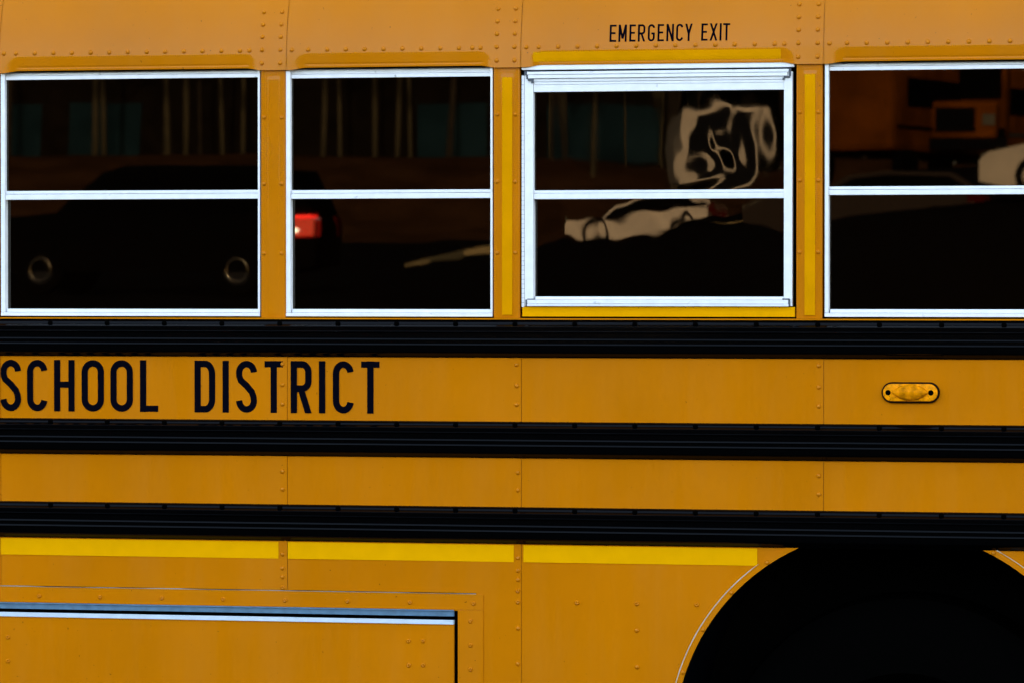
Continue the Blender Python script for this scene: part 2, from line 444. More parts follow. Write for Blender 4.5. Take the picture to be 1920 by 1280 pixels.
# ------------------------------------------------------------------ window posts
POST = {}
def post(name_i, ua, ub, tape):
    x0, x1 = X(ua, 360), X(ub, 360); zt, zb_ = Z_RB + .004, Z_SILL + .0035
    mb = MB(); nx = 44; nz = 150
    cx = (x0 + x1) / 2 + .002; hw = .0150
    rows = []
    for j in range(nz + 1):
        z = zb_ + (zt - zb_) * j / nz; row = []
        for k in range(nx + 1):
            x = x0 + (x1 - x0) * k / nx
            y = -.0012
            e = min(x - x0, x1 - x); y += .003 * (1 - sm(0, .003, e))
            # raised long bead outline
            q = max(abs(x - cx) - hw, (z - (Z(960, 137) - .006)), (zb_ + .0065) - z)
            y -= .0009 * (1 - sm(-.0020, .0022, q))
            q2 = max(abs(x - cx) - .021, (z - (Z(960, 137) + .004)), (zb_ + .001) - z)
            y -= .0003 * (1 - sm(-.001, .003, q2))
            y += .0004 * noise.noise(Vector((x * 20, z * 4, 1)))
            row.append((x, y, z))
        rows.append(row)
    mb.grid(rows)
    for xx in (x0, x1): mb.face([(xx, .0018, zb_), (xx, .0018, zt), (xx, .035, zt), (xx, .035, zb_)])
    o = mb.build('window_post', M['paint'], bus, smooth=True, angle=60)
    if tape:
        t = MB(); t.box(cx - hw + .0020, cx + hw - .0020, -.0042, -.0030, zb_ + .0082, Z(960, 138) - .010)
        t.build('reflective_tape', M['darker_tape'], o)
    return o
gp = .72
POST[0] = post(0, -52, -4, False); POST[1] = post(1, 489.3, 535.2, False); POST[2] = post(2, 925.6, 974.6, True); POST[3] = post(3, 1493.2, 1541.8, True)
POST[4] = post(4, 2070, 2118, True)
for k, (a, b, vs) in {1: (495, 527.7, (220.4, 345, 475.5)), 2: (932.4, 966, (215, 340.7, 474)), 3: (1499.3, 1534.3, (210.5, 338.4, 472.9))}.items():
    for v in vs:
        riv(a, v, POST[k], -.0010); riv(b, v, POST[k], -.0010)

# ------------------------------------------------------------------ windows
def pane(name, x0, x1, z0, z1, parent, amp, seed, y=.019, tilt=0, n=56, m='glass'):
    mb = MB(); rows = []; hw = (x1 - x0) / 2
    for j in range(n + 1):
        row = []
        for k in range(n + 1):
            x = x0 + (x1 - x0) * k / n; z = z0 + (z1 - z0) * j / n
            h = amp(x, z) + tilt * (z - (z0 + z1) / 2)
            row.append((x, y + h, z))
        rows.append(row)
    mb.grid(rows)
    return mb.build(name, M[m], parent, smooth=True, angle=180)
def wave(seed, a, fx=3.0, fz=1.4):
    return lambda x, z: a * (noise.noise(Vector((x * fx, z * fz, seed))) + .35 * noise.noise(Vector((x * fx * 2.6, z * fz * 1.5, seed + 9))))
def window(us, vs, amp_u, amp_l, vtop, group_y=.004):
    """ordinary two-sash seat window: us = outer/inner left, inner/outer right; vs = lower edge of head, meeting rail, sill bar"""
    xo0, xi0, xi1, xo1 = [X(u, 360, group_y) for u in us]; uc = (us[0] + us[3]) / 2
    z = lambda v: Z(uc, v, group_y); vt, m0, m1, b0, bm_, b1 = vs
    y = group_y
    root = MB()
    root.box(xo0, xi0, y - .002, y + .034, z(b1) + .0003 if False else z(bm_), z(vtop))
    root.box(xi1, xo1, y - .002, y + .034, z(bm_), z(vtop))
    root.box(xo0, xo1, y - .0035, y + .034, z(b1), z(bm_) - .0007)
    W = root.build('window', M['alu'], bus, bevel=.0009)
    g = MB(); e = .0036
    g.box(xo0 - e, xo1 + e, y + .022, y + .040, z(b1) - .0045, z(b1) + .006)
    g.box(xo0 - e, xo0 + .006, y + .022, y + .040, z(b1) + .006, z(vtop)); g.box(xo1 - .006, xo1 + e, y + .022, y + .040, z(b1) + .006, z(vtop))
    g.box(xi0 + .002, xi1 - .002, y - .0055, y + .003, ZV_BOT - .0032, ZV_BOT + .004)  # black strip standing in for the shadow gap under the visor
    g.box(xo0 - .0035, xo1 + .0035, y - .001, y + .022, z(b1) - .0038, z(b1) - .0004)
    g.build('gasket', M['gasket'], W)
    vh = (vt - vtop)
    t = MB(); t.box(xi0 + .0006, xi1 - .0006, y + .004, y + .034, z(vt), z(vt - 7.2)); t.box(xi0 + .0006, xi1 - .0006, y + .0110, y + .034, z(vt - 8.0), z(vtop))
    t.build('head_rail', M['alu'], W, bevel=.0007)
    t = MB(); t.box(xi0 + .0006, xi1 - .0006, y + .0035, y + .030, z(m0 + 5.6), z(m0)); t.box(xi0 + .0006, xi1 - .0006, y + .0015, y + .030, z(m1), z(m0 + 6.4))
    t.build('meeting_rail', M['alu'], W, bevel=.0007)
    t = MB(); t.box(xi0 + .0035, xi1 - .0006, y + .003, y + .034, z(bm_) + .0002, z(b0)); t.build('bottom_rail', M['alu'], W, bevel=.0007)
    pane('upper_pane', xi0 - .002, xi1 + .002, z(m0) - .004, z(vt) + .003, W, amp_u, 1, y=y + .012)
    pane('lower_pane', xi0 - .002, xi1 + .002, z(b0) - .004, z(m1) + .004, W, amp_l, 2, y=y + .020)
    return W
window((2, 9.8, 483.8, 487.8), (148, 357.6, 374, 579.6, 586, 593), wave(1.5, .00011), wave(2.5, .00010), 128)
window((536.6, 544.9, 919.8, 923.8), (145.4, 356.3, 372.6, 580.2, 587, 594), wave(3.5, .00011), wave(4.1, .00013), 124)
window((1546.6, 1553.7, 2060, 2066), (130, 349, 365, 580.6, 587.5, 595), wave(5.5, .00006), wave(6.5, .00008), 108)
window((-560, -552, -60, -56), (150, 358, 374, 579.6, 586, 593), wave(7.5, .0001), wave(8.5, .0001), 130)

# emergency exit window: hinged outer frame round the sashes
y = .004
uc = 1235; zc = lambda v: Z(uc, v, y); xc = lambda u: X(u, 360, y)
mb = MB()
mb.box(xc(990), xc(1480), y + .030, y + .034, zc(174), zc(140)); mb.box(xc(984), xc(1000.5), y - .004, y + .034, zc(574.5), zc(137)); mb.box(xc(1470.2), xc(1486), y - .004, y + .034, zc(574.5), zc(137))
EW = mb.build('window', M['alu'], bus, bevel=.001)
tag(EW, label='hinged emergency exit window with a wider frame')
mb = MB()
mb.box(xc(975.4), xc(1492.3), y + .026, y + .040, zc(597.5), zc(588)); mb.box(xc(975.4), xc(988), y + .012, y + .040, zc(588), zc(119)); mb.box(xc(1484), xc(1492.6), y + .012, y + .040, zc(588), zc(119))
mb.box(xc(977), xc(1491), y + .010, y + .040, zc(138), zc(126)); mb.box(xc(977.5), xc(1491.5), y + .001, y + .026, zc(597.2), zc(594.6))
mb.build('gasket', M['gasket'], EW)
mb = MB(); mb.box(xc(979), xc(1489.5), y - .006, y + .020, zc(129.2), zc(112)); mb.build('head_strip', M['alu'], EW, bevel=.0012)
mb = MB()
for a, b, l, r_, d in ((132.8, 138.2, 990, 1479.5, -.0105), (138.9, 145.4, 991.5, 1477, -.0095), (146.1, 151.6, 1000.9, 1469.8, -.004), (152.2, 157.0, 1000.9, 1469.8, -.0025), (157.3, 170.8, 1000.9, 1469.8, -.0015)):
    mb.box(xc(l), xc(r_), y + d, y + .03, zc(b), zc(a))
mb.build('head_rail', M['alu'], EW, bevel=.0006)
mb = MB(); mb.box(xc(1000.9), xc(1469.8), y + .0015, y + .03, zc(361.6), zc(356.4)); mb.box(xc(1000.9), xc(1469.8), y - .0002, y + .03, zc(373), zc(362.2)); mb.build('meeting_rail', M['alu'], EW, bevel=.0007)
mb = MB()
for a, b, l, r_, d in ((556.6, 562.2, 1004, 1469.4, -.001), (562.8, 570.1, 990, 1479, -.0095), (570.8, 574.8, 990, 1480, -.0110)):
    mb.box(xc(l), xc(r_), y + d, y + .03, zc(b), zc(a))
mb.build('bottom_rail', M['alu'], EW, bevel=.0006)
mb = MB()
v = 139.5
while v < 572:
    mb.box(xc(978.4), xc(983.0), y - .002, y + .015, zc(v + 8.3), zc(v)); v += 8.75
mb.build('hinge', M['alu'], EW, bevel=.0004)
GRB = mat('grey_rubber', (.06, .07, .09), .6)
mb = MB()
for l, r_, a, b in ((984.5, 990.5, 131.5, 139), (988, 991.2, 139, 146.2), (991, 1001.5, 146, 150), (997, 1001.5, 150, 154), (1479.8, 1483.5, 132, 146), (1470.5, 1482, 145.8, 149.2), (1468, 1471.5, 149, 153)):
    mb.box(xc(l), xc(r_), y - .0085, y + .0, zc(b), zc(a))
    if l in (991 + 6, 1468): mb.build('corner_bracket', GRB, EW); mb = MB()
mb = MB()
for l, r_, a, b in ((986.4, 990, 562.2, 574.5), (990, 1003, 560.6, 562.6), (1478.9, 1482.5, 561.5, 574.5), (1468, 1481, 559.8, 562.0)):
    mb.box(xc(l), xc(r_), y - .0085, y + .0, zc(b), zc(a))
    if l in (990, 1468): mb.build('corner_bracket', GRB, EW); mb = MB()
mb = MB(); mb.box(xc(979.4), xc(1490.6), y - .001, y + .022, zc(594.2), zc(575.8)); mb.build('reflective_tape', M['tape'], EW, bevel=.0005)
def swirl(x, z):
    b = wave(11.3, .00035, 2.6, 1.1)(x, z) + .000035 * noise.noise(Vector((x * 24, z * 2.2, 8)))
    cx, cz = X(1345, 360), Z(1345, 280)
    d2 = ((x - cx) / .12) ** 2 + ((z - cz) / .10) ** 2
    return b + math.exp(-d2) * (.00040 * noise.noise(Vector((x * 7 + 1.5 * noise.noise(Vector((x * 6, z * 9, 2))), z * 6, 4))) + .00007 * noise.noise(Vector((x * 24, z * 12, 6))) + .00015)
pane('upper_pane', xc(998), xc(1472), zc(362), zc(168), EW, swirl, 3, y=y + .012, n=110, m='wavy_glass')
pane('lower_pane', xc(998), xc(1472), zc(560), zc(370), EW, (lambda f: lambda x, z: f(x, z) + .00010 * noise.noise(Vector((x * 13, z * 5, 3))) + .000025 * noise.noise(Vector((x * 22, z * 16, 5))))(wave(13.2, .00040, 2.2, 1.6)), 4, y=y + .020, n=90)

# ------------------------------------------------------------------ reflective tape strips
def visor_tape():
    mb = MB(); i = 4; rows = []
    xa, xb = X(1000.5, 110), X(1465, 98); n = 60
    zt, zb_ = Z(1235, 94.9, -.006), Z(1235, 113.4, -.006)
    for z in (zb_, (zt * 1 + zb_ * 3) / 4, (zt + zb_) / 2, (3 * zt + zb_) / 4, zt):
        rows.append([(xa + (xb - xa) * k / n, ysurf(i, xa + (xb - xa) * k / n, z) - .0006, z) for k in range(n + 1)])
    mb.grid(rows); mb.build('reflective_tape', M['darker_tape'], ROOF_PAN[i], smooth=True)
visor_tape()
for i, (a, b) in {2: (2.2, 522.6), 3: (540, 963.6), 4: (981.8, 1420)}.items():
    mb = MB(); uc2 = (a + b) / 2; vt2 = 1006 + uc2 * .0122; x0, x1 = X(a, 1030), X(b, 1030)
    z0, z1 = Z(260, 1042.2), 1.1046
    n = 240; rows = []
    f1 = [(x0 + (x1 - x0) * k / n, -.0021, z0) for k in range(n + 1)]
    f2 = [(x0 + (x1 - x0) * k / n, -.0021, 1.1020 + (.0008 if k % 2 else 0)) for k in range(n + 1)]
    mb.grid([f1, f2]); mb.face([(x0, -.0021, z0), (x0, -.0002, z0), (x1, -.0002, z0), (x1, -.0021, z0)])
    mb.build('reflective_tape', M['tape'], SIDE[i])

# ------------------------------------------------------------------ luggage door
yd = -.0034
zA = lambda v: Z(430, v, yd)      # measured at the middle of the visible door
fx = X(906, 1200, yd); fxi = X(858.8, 1200, yd); lx = -2.65
mb = MB()
mb.box(lx, fx, yd, -.0016, zA(1134.5), zA(1105.6)); 
mb.box(fxi, fx, yd, -.0016, Z_SKIRT, zA(1134.5) - .0008)
LF = mb.build('door_frame', M['paint'], bus, bevel=.0004)
mb = MB(); mb.box(lx, X(851.8, 1145), -.0090, .004, zA(1137.4), zA(1135.2)); mb.box(lx, X(851.8, 1145), -.0040, .006, zA(1147.2), zA(1137.6)); mb.build('frame_edging', M['bluealu'], LF, bevel=.0004)
LD = MB().box(lx, X(851.8, 1200), -.0036, .006, Z_SKIRT, zA(1162.3)).build('luggage_door', M['paint'], bus, bevel=.001)
MB().box(lx, X(851.8, 1200), -.0078, .006, zA(1162), zA(1154)).build('door_edging', mat('bright_aluminium', (.62, .72, .84), .35, metal=.25, var=.06, vscale=30), LD, bevel=.0006)
# lifted edge of old sealant along the frame's top
mb = MB(); rows = []
n = 300; xa, xb = lx, X(893, 1108)
for k in range(n + 1):
    x = xa + (xb - xa) * k / n; zz = zA(1105.0) + .0004 * noise.noise(Vector((x * 5, 0, 0)))
    t = .0004 + .0016 * max(0, noise.noise(Vector((x * 7.3, 4, 1))) + .22)
    rows.append([(x, -.0020, zz), (x, -.0030, zz), (x, -.0030, zz + t), (x, -.0010, zz + t)])
mb.grid(rows); mb.build('sealant', M['sealant'], LF)
mb = MB(); mb.box(xa, xb, -.0018, -.0012, zA(1105.4), zA(1103.4)); mb.build('gap_shadow', M['gasket'], LF)

# ------------------------------------------------------------------ screws
def screw_mesh():
    mb = MB(); mb.lathe([(.0012, -.0012), (.0015, -.0030), (.0032, -.0033), (.0050, -.0022), (.0060, -.0002), (.0060, .0012)], (0, 0, 0), 'y', 16, cap=True)
    return mb
SCR = []
for u in (73.4, 187.8, 302.9, 418.2, 534.2, 651.4, 768.7, 887.6): SCR.append((P(u, vz(u, Z(534.2, 1124.3), 0), yd), LF, 0))
for u, v in ((882, 1163.6), (882, 1209), (882, 1254)): SCR.append((P(u, v, yd), LF, 0))
for u, v in ((14.8, 1193.5), (14.8, 1238.3), (765.7, 1200.7), (792.8, 1200.7), (766.3, 1246), (793.6, 1246)): SCR.append((P(u, v, -.0036), LD, 0))
for u, v in ((1081.6, 1129), (1194, 1131), (1306.4, 1133)): SCR.append((P(u, v, -.0006), SIDE[4], 0))
for u, v in ((971, 1106.8), (971, 1127.6)): SCR.append((P(u, v, -.0014), SIDE[3], 0))
SCR.append((P(530, 1100.5, -.0014), SIDE[2], 0))
proto = None
def place(proto, parent, loc, rot):
    o = proto.copy(); COL.objects.link(o); o.parent = parent
    o.matrix_parent_inverse = Matrix.Translation(-Vector((0, 1.2, 0))) if parent.parent is None else Matrix.Translation(-Vector((0, 1.2, 0)))
    o.location = loc; o.rotation_euler = rot; return o
def child_inverse(parent):
    m = Matrix.Identity(4); ch = []; q = parent
    while q is not None: ch.append(q); q = q.parent
    for q in reversed(ch): m = m @ q.matrix_parent_inverse @ q.matrix_basis
    return m.inverted()
for p, par, _ in SCR:
    if proto is None: proto = screw_mesh().build('screw', M['paint'], par, smooth=True); o = proto
    else: o = proto.copy(); COL.objects.link(o); o.parent = par
    o.matrix_parent_inverse = child_inverse(par); o.location = p; o.rotation_euler = (0, R(random.uniform(0, 60)), 0)
# rivets: the hundred nearest as sub-parts, the rest as one mesh
RIV.sort(key=lambda r: -r[0])
def rivet_prof(): return [(.0001, -.0040), (.0018, -.0038), (.0036, -.0030), (.0050, -.0016), (.0058, 0), (.0058, .002)]
proto = None
for x, y_, z, t, par in RIV[:100]:
    if proto is None:
        b = MB(); b.lathe(rivet_prof(), (0, 0, 0), 'y', 16, cap=False); proto = b.build('rivet', M['paint'], par, smooth=True, angle=80); o = proto
    else: o = proto.copy(); COL.objects.link(o); o.parent = par
    o.matrix_parent_inverse = child_inverse(par); o.location = (x, y_, z); o.rotation_euler = (-t, 0, 0)
b = MB()
for x, y_, z, t, par in RIV[100:]:
    c = MB(); c.lathe(rivet_prof(), (0, 0, 0), 'y', 16, cap=False)
    bmesh.ops.transform(c.bm, matrix=Matrix.Translation((x, y_, z)) @ Matrix.Rotation(-t, 4, 'X'), verts=c.bm.verts)
    me = bpy.data.meshes.new('tmp'); c.bm.to_mesh(me); b.bm.from_mesh(me); c.bm.free(); bpy.data.meshes.remove(me)
o = b.build('rivets', M['paint'], bus, smooth=True, angle=80); o['kind'] = 'stuff'

# ------------------------------------------------------------------ side marker lamp
LX, LZ = X(1708, 735), Z(1708, 735); 
def stadium(hw, hh, n=16):
    pts = []
    for s_ in (1, -1):
        for k in range(n + 1):
            a = -math.pi / 2 + math.pi * k / n
            pts.append((s_ * ((hw - hh) + hh * math.cos(a)), s_ * hh * math.sin(a)))
    return pts
def stad_loft(layers):
    mb = MB(); rows = []
    for hw, hh, y_ in layers: rows.append([(LX + a, y_, LZ + b) for a, b in stadium(hw, hh)])
    vr = mb.grid(rows, True); mb.bm.faces.new(vr[-1]); return mb
k = X(1762.3) - X(1653.4)
HW = k / 2; HH = (Z(1708, 715.8) - Z(1708, 755)) / 2
lamp = stad_loft([(HW, HH, -.0005), (HW, HH, -.008), (HW - .0015, HH - .0015, -.0105), (HW - .004, HH - .004, -.0105)]).build('marker_lamp', mat('brown_rubber', (.006, .002, .0015), .6, spec=.05), bus, smooth=True, angle=35)
stad_loft([(HW - .0042, HH - .0042, -.006), (HW - .0042, HH - .0042, -.0130), (HW - .0055, HH - .0055, -.0150), (HW - .009, HH - .009, -.0155)]).build('base_plate', M['lensbase'], lamp, smooth=True, angle=35)
# faceted pointed-oval lens
mb = MB(); rows = []; nu, nv = 40, 20; lw, lh = .0450, .0195
for j in range(nv + 1):
    t = math.pi * j / nv; row = []
    for q in range(nu + 1):
        s_ = -1 + 2 * q / nu; hw_ = lh * (1 - abs(s_) ** 2.2) ** .9
        dz = hw_ * math.cos(t); dy = .013 * math.sin(t) * (1 - s_ ** 4) ** .5 if abs(s_) < 1 else 0
        row.append((LX + .0 + s_ * lw, -.0152 - dy, LZ + .0005 + dz))
    rows.append(row)
mb.grid(rows); mb.build('lens', M['lens'], lamp, smooth=True, angle=60)
for u in (1666.9, 1747):
    MB().lathe([(.0066, -.0150), (.0066, -.0158), (.0056, -.0164), (.0001, -.0166)], (X(u), 0, Z(1708, 735)), 'y', 18, cap=False).build('screw', M['gasket'], lamp, smooth=True)

# ------------------------------------------------------------------ lettering
def glyph(ch, w_, t):
    """strokes in a box w_ x 1; each is a list of (x,z,halfwidth vector) quads built below"""
    a, b, c, d = t / 2, w_ - t / 2, t / 2, 1 - t / 2
    cx_ = w_ / 2; rx = cx_ - a; arc = lambda x0, z0, rx, rz, a0, a1, n=14: [(x0 + rx * math.cos(R(a0 + (a1 - a0) * i / n)), z0 + rz * math.sin(R(a0 + (a1 - a0) * i / n))) for i in range(n + 1)]
    V = lambda x, z0=0, z1=1: ('r', x - t / 2, x + t / 2, z0, z1); H = lambda z, x0, x1: ('r', x0, x1, z - t * .47, z + t * .47)
    ro = .17
    if ch == 'I': return [V(w_ / 2)]
    if ch == 'L': return [V(a), H(c, a, w_)]
    if ch == 'T': return [V(w_ / 2), H(d, 0, w_)]
    if ch == 'H': return [V(a), V(b), H(.52, a, b)]
    if ch == 'E': return [V(a), H(c, a, w_), H(d, a, w_), H(.51, a, w_ * .88)]
    if ch == 'O': return [('p', arc(cx_, 1 - ro - c * 1.0, rx, ro, 0, 180) + arc(cx_, ro + c, rx, ro, 180, 360) + [(b, 1 - ro - c)])]
    if ch == 'C': return [('p', arc(cx_, 1 - ro - c, rx, ro, 8, 180) + arc(cx_, ro + c, rx, ro, 180, 352))]
    if ch == 'G': return [('p', arc(cx_, 1 - ro - c, rx, ro, 5, 180) + arc(cx_, ro + c, rx, ro, 180, 360) + [(b, .46)]), H(.46, cx_, w_)]
    if ch == 'D': return [V(a), ('p', [(a, d)] + [(x, z) for x, z in arc(b - rx * .95, 1 - c - .2, rx * .95, .2, 90, 0)] + [(x, z) for x, z in arc(b - rx * .95, c + .2, rx * .95, .2, 0, -90)] + [(a, c)])]
    if ch == 'R': return [V(a), ('p', [(a, d)] + arc(b - rx * .9 - .005, 1 - c - .15, rx * .9, .15, 90, 0) + arc(b - rx * .9 - .005, .47 + .14, rx * .9, .14, 0, -90) + [(a, .47)]), ('s', w_ * .48, w_ - t * .55, .47, 0)]
    if ch == 'S': return [('p', arc(cx_, 1 - ro - c, rx, ro, 4, 180) + [(a + .003, .70), (a + rx * .22, .62), (cx_, .52), (b - rx * .3, .40), (b - .01, .31)] + arc(cx_, ro + c, rx, ro, 0, -180) + [(a, .22)])]
    if ch == 'M': return [V(a), V(b), ('s', a, w_ / 2, 1, .18), ('s', b, w_ / 2, 1, .18)]
    if ch == 'N': return [V(a), V(b), ('s', a, b, 1, 0)]
    if ch == 'X': return [('s', a, b, 1, 0), ('s', b, a, 1, 0)]
    if ch == 'Y': return [V(w_ / 2, 0, .5), ('s', a, w_ / 2, 1, .42), ('s', b, w_ / 2, 1, .42)]
def lettering(spec, z0, z1, t, fy, parent, label):
    """spec: [(char, x0, x1)] in metres"""
    mb = MB(); H_ = z1 - z0; lay = 0
    for ch, xa, xb in spec:
        w_ = (xb - xa) / H_
        for st in glyph(ch, w_, t / H_):
            lay += 1; e = .00035 + .00003 * (lay % 4)
            def put(poly_rows):
                mb.grid([[(xa + x * H_, fy(xa + x * H_, z0 + z * H_) - e, z0 + z * H_) for x, z in row] for row in poly_rows])
            if st[0] == 'r':
                _, x0, x1, a, b = st; n = 8; put([[(x0, a + (b - a) * i / n), (x1, a + (b - a) * i / n)] for i in range(n + 1)])
            elif st[0] == 's':
                _, x0, x1, a, b = st; n = 8; h = t / H_ * .52
                put([[(x0 + (x1 - x0) * i / n - h, a + (b - a) * i / n), (x0 + (x1 - x0) * i / n + h, a + (b - a) * i / n)] for i in range(n + 1)])
            else:
                pts = []
                for p in st[1]:
                    if not pts or (abs(p[0] - pts[-1][0]) + abs(p[1] - pts[-1][1])) > 1e-4: pts.append(p)
                rows = []; h = t / H_ / 2; closed = abs(pts[0][0] - pts[-1][0]) + abs(pts[0][1] - pts[-1][1]) < 1e-3
                for i, p in enumerate(pts):
                    q0 = pts[i - 1] if i else (pts[-2] if closed else p); q1 = pts[i + 1] if i < len(pts) - 1 else (pts[1] if closed else p)
                    dx, dz = q1[0] - q0[0], q1[1] - q0[1]; l = math.hypot(dx, dz); nx_, nz_ = -dz / l * h, dx / l * h
                    rows.append([(p[0] - nx_, p[1] - nz_), (p[0] + nx_, p[1] + nz_)])
                put(rows)
    o = mb.build('lettering', M['letter'], parent); o['label'] = label; return o
def spec(word, ranges): return [(c, X(a, 720), X(b, 720)) for c, (a, b) in zip(word, ranges)]
flat = lambda x, z: -.0014
sp1 = [(c, X(a, 720), X(b, 720)) for c, (a, b) in zip('SCHOOL', ((1.2, 40), (51, 89.4), (101.7, 140.3), (153.4, 195.4), (207.3, 249.7), (262.8, 297)))]
sp2 = [(c, X(a, 720), X(b, 720)) for c, (a, b) in zip('DISTRICT', ((365, 404), (417.7, 429.3), (442.8, 482.5), (496.3, 531), (545.3, 585), (598.5, 610), (624.3, 663.6), (677.5, 712)))]
lettering(sp1, 1.4268, 1.5575, 12.6 * .001325, flat, SIDE[2], 'black painted word SCHOOL')
lettering(sp2, 1.4265, 1.5572, 12.6 * .001325, flat, bus, 'black painted word DISTRICT')
zz1, zz0 = Z(1257, 45.6, .005), Z(1257, 78.0, .0)
er = ((1144.2, 1156.9), (1160.8, 1176.4), (1181.2, 1193), (1197.2, 1211.2), (1215.8, 1229), (1234, 1246), (1250.6, 1264.6), (1268.8, 1282), (1285.5, 1299.5))
sp3 = [(c, X(a, 62, .005), X(b, 62, .005)) for c, (a, b) in zip('EMERGENCY', er)]
sp4 = [(c, X(a, 62, .005), X(b, 62, .005)) for c, (a, b) in zip('EXIT', ((1316, 1328), (1331.8, 1346.3), (1350.3, 1354.2), (1356.6, 1370)))]
lettering(sp3, zz0, zz1, .0050, lambda x, z: ysurf(4, x, z), ROOF_PAN[4], 'small black word EMERGENCY')
lettering(sp4, zz0, zz1, .0050, lambda x, z: ysurf(4, x, z), ROOF_PAN[4], 'small black word EXIT')

# ================================================================== the car park and woods mirrored in the glass
CTRL = []
def ctl(u, d, z, wt=1): p = RP(u, 532, d); CTRL.append((p.x, p.y, z, wt))
for u in (0, 285, 600): ctl(u, 36, .9); ctl(u, 55, 1.6)
for u in (100, 700, 1000, 1350): ctl(u, 65, 1.75); ctl(u, 80, 2.1)
ctl(1400, 90, 2.3); ctl(1450, 98, 2.6); ctl(1480, 85, 2.2)
for u in (200, 800, 1050, 1200, 1350): ctl(u, 100, 2.65); ctl(u, 96, 2.6)
for u in (1600, 1790, 2000): ctl(u, 93, 4.5)
ctl(1950, 70, 3.2); ctl(2150, 68, 3.2); ctl(1560, 84, 2.7); ctl(1640, 84, 2.7); ctl(1740, 83, 2.8); ctl(1355, 113, 4.1)
for u in (-600, 0, 500, 1000): ctl(u, 118, 5.4); ctl(u, 135, 5.6)
for u in (1500, 2500): ctl(u, 118, 5.4); ctl(u, 140, 5.8)
for x in (-40, -20, -8, 0, 8, 20, 40):
    for y_ in (20, 5, 0, -5, -12): CTRL.append((x, y_, 0, 1.5))
def terr(x, y_):
    if y_ > -12: return 0
    n = d = 0
    for a, b, z, wt in CTRL:
        q = wt / ((x - a) ** 2 + (y_ - b) ** 2 + 4) ** 1.8; n += q * z; d += q
    r = n / d
    return r * sm(-12, -22, y_) if y_ > -22 else r
def frange(a, b, s_):
    o_ = []
    while a < b: o_.append(a); a += s_
    return o_
gx = [-900, -400, -200, -120] + frange(-90, 60, 2.5) + [60, 90, 150, 300, 900]
gy = [900, 300, 100, 30, 10, 0] + [-v for v in frange(5, 175, 2.5)] + [-180, -240, -400, -900]
mb = MB(); vr = mb.grid([[(x, y_, terr(x, y_)) for x in gx] for y_ in gy])
for f in mb.bm.faces:
    c = f.calc_center_median(); dd = (Vector((CAM.x, -CAM.y, 0)) - Vector((c.x, c.y, 0))).length
    f.material_index = 1 if (dd > 104 and c.y < 0) else 0
g = mb.build('ground', [M['asphalt'], M['litter']], smooth=True, angle=180); g['kind'] = 'structure'

# frames for mirrored things: local axes facing the bus window line of sight
VDIR = Vector((-FW.x, FW.y, 0)).normalized() * -1   # unused sign helper
def face_basis(u, d):
    """origin on the ground; x axis = screen right in the mirror; y axis = away from the bus"""
    p = RP(u, 532, d); p.z = terr(p.x, p.y)
    ang = math.atan2(-RT.y, RT.x)       # mirrored right vector
    return p, ang

WHITE = mat('white_car_paint', (.28, .235, .16), .35, spec=.1, coat=.2, var=.25, vscale=1.2); DARKCAR = mat('black_car_paint', (.0012, .0012, .0012), .5, spec=0)
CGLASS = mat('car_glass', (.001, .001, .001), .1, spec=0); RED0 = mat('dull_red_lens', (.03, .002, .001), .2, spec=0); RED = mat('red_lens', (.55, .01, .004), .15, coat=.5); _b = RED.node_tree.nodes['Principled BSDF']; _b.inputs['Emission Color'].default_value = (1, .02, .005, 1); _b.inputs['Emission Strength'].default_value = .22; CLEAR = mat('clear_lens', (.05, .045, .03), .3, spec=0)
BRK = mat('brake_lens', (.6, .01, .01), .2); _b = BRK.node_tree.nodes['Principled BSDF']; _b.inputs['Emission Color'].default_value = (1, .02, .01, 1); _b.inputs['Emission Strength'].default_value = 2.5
GLINT = mat('glint_glow', (.8, .8, .7), .2); _b = GLINT.node_tree.nodes['Principled BSDF']; _b.inputs['Emission Color'].default_value = (1, .85, .6, 1); _b.inputs['Emission Strength'].default_value = 5  # glow stands in for sun glints on the tail lamp
CHROME = mat('polished_chrome', (.30, .27, .2), .12, metal=1); NEAR = 1; DRIM = mat('dark_rim', (.01, .01, .01), .4, spec=0); ALLOY = mat('alloy', (.35, .34, .32), .35, metal=.6)
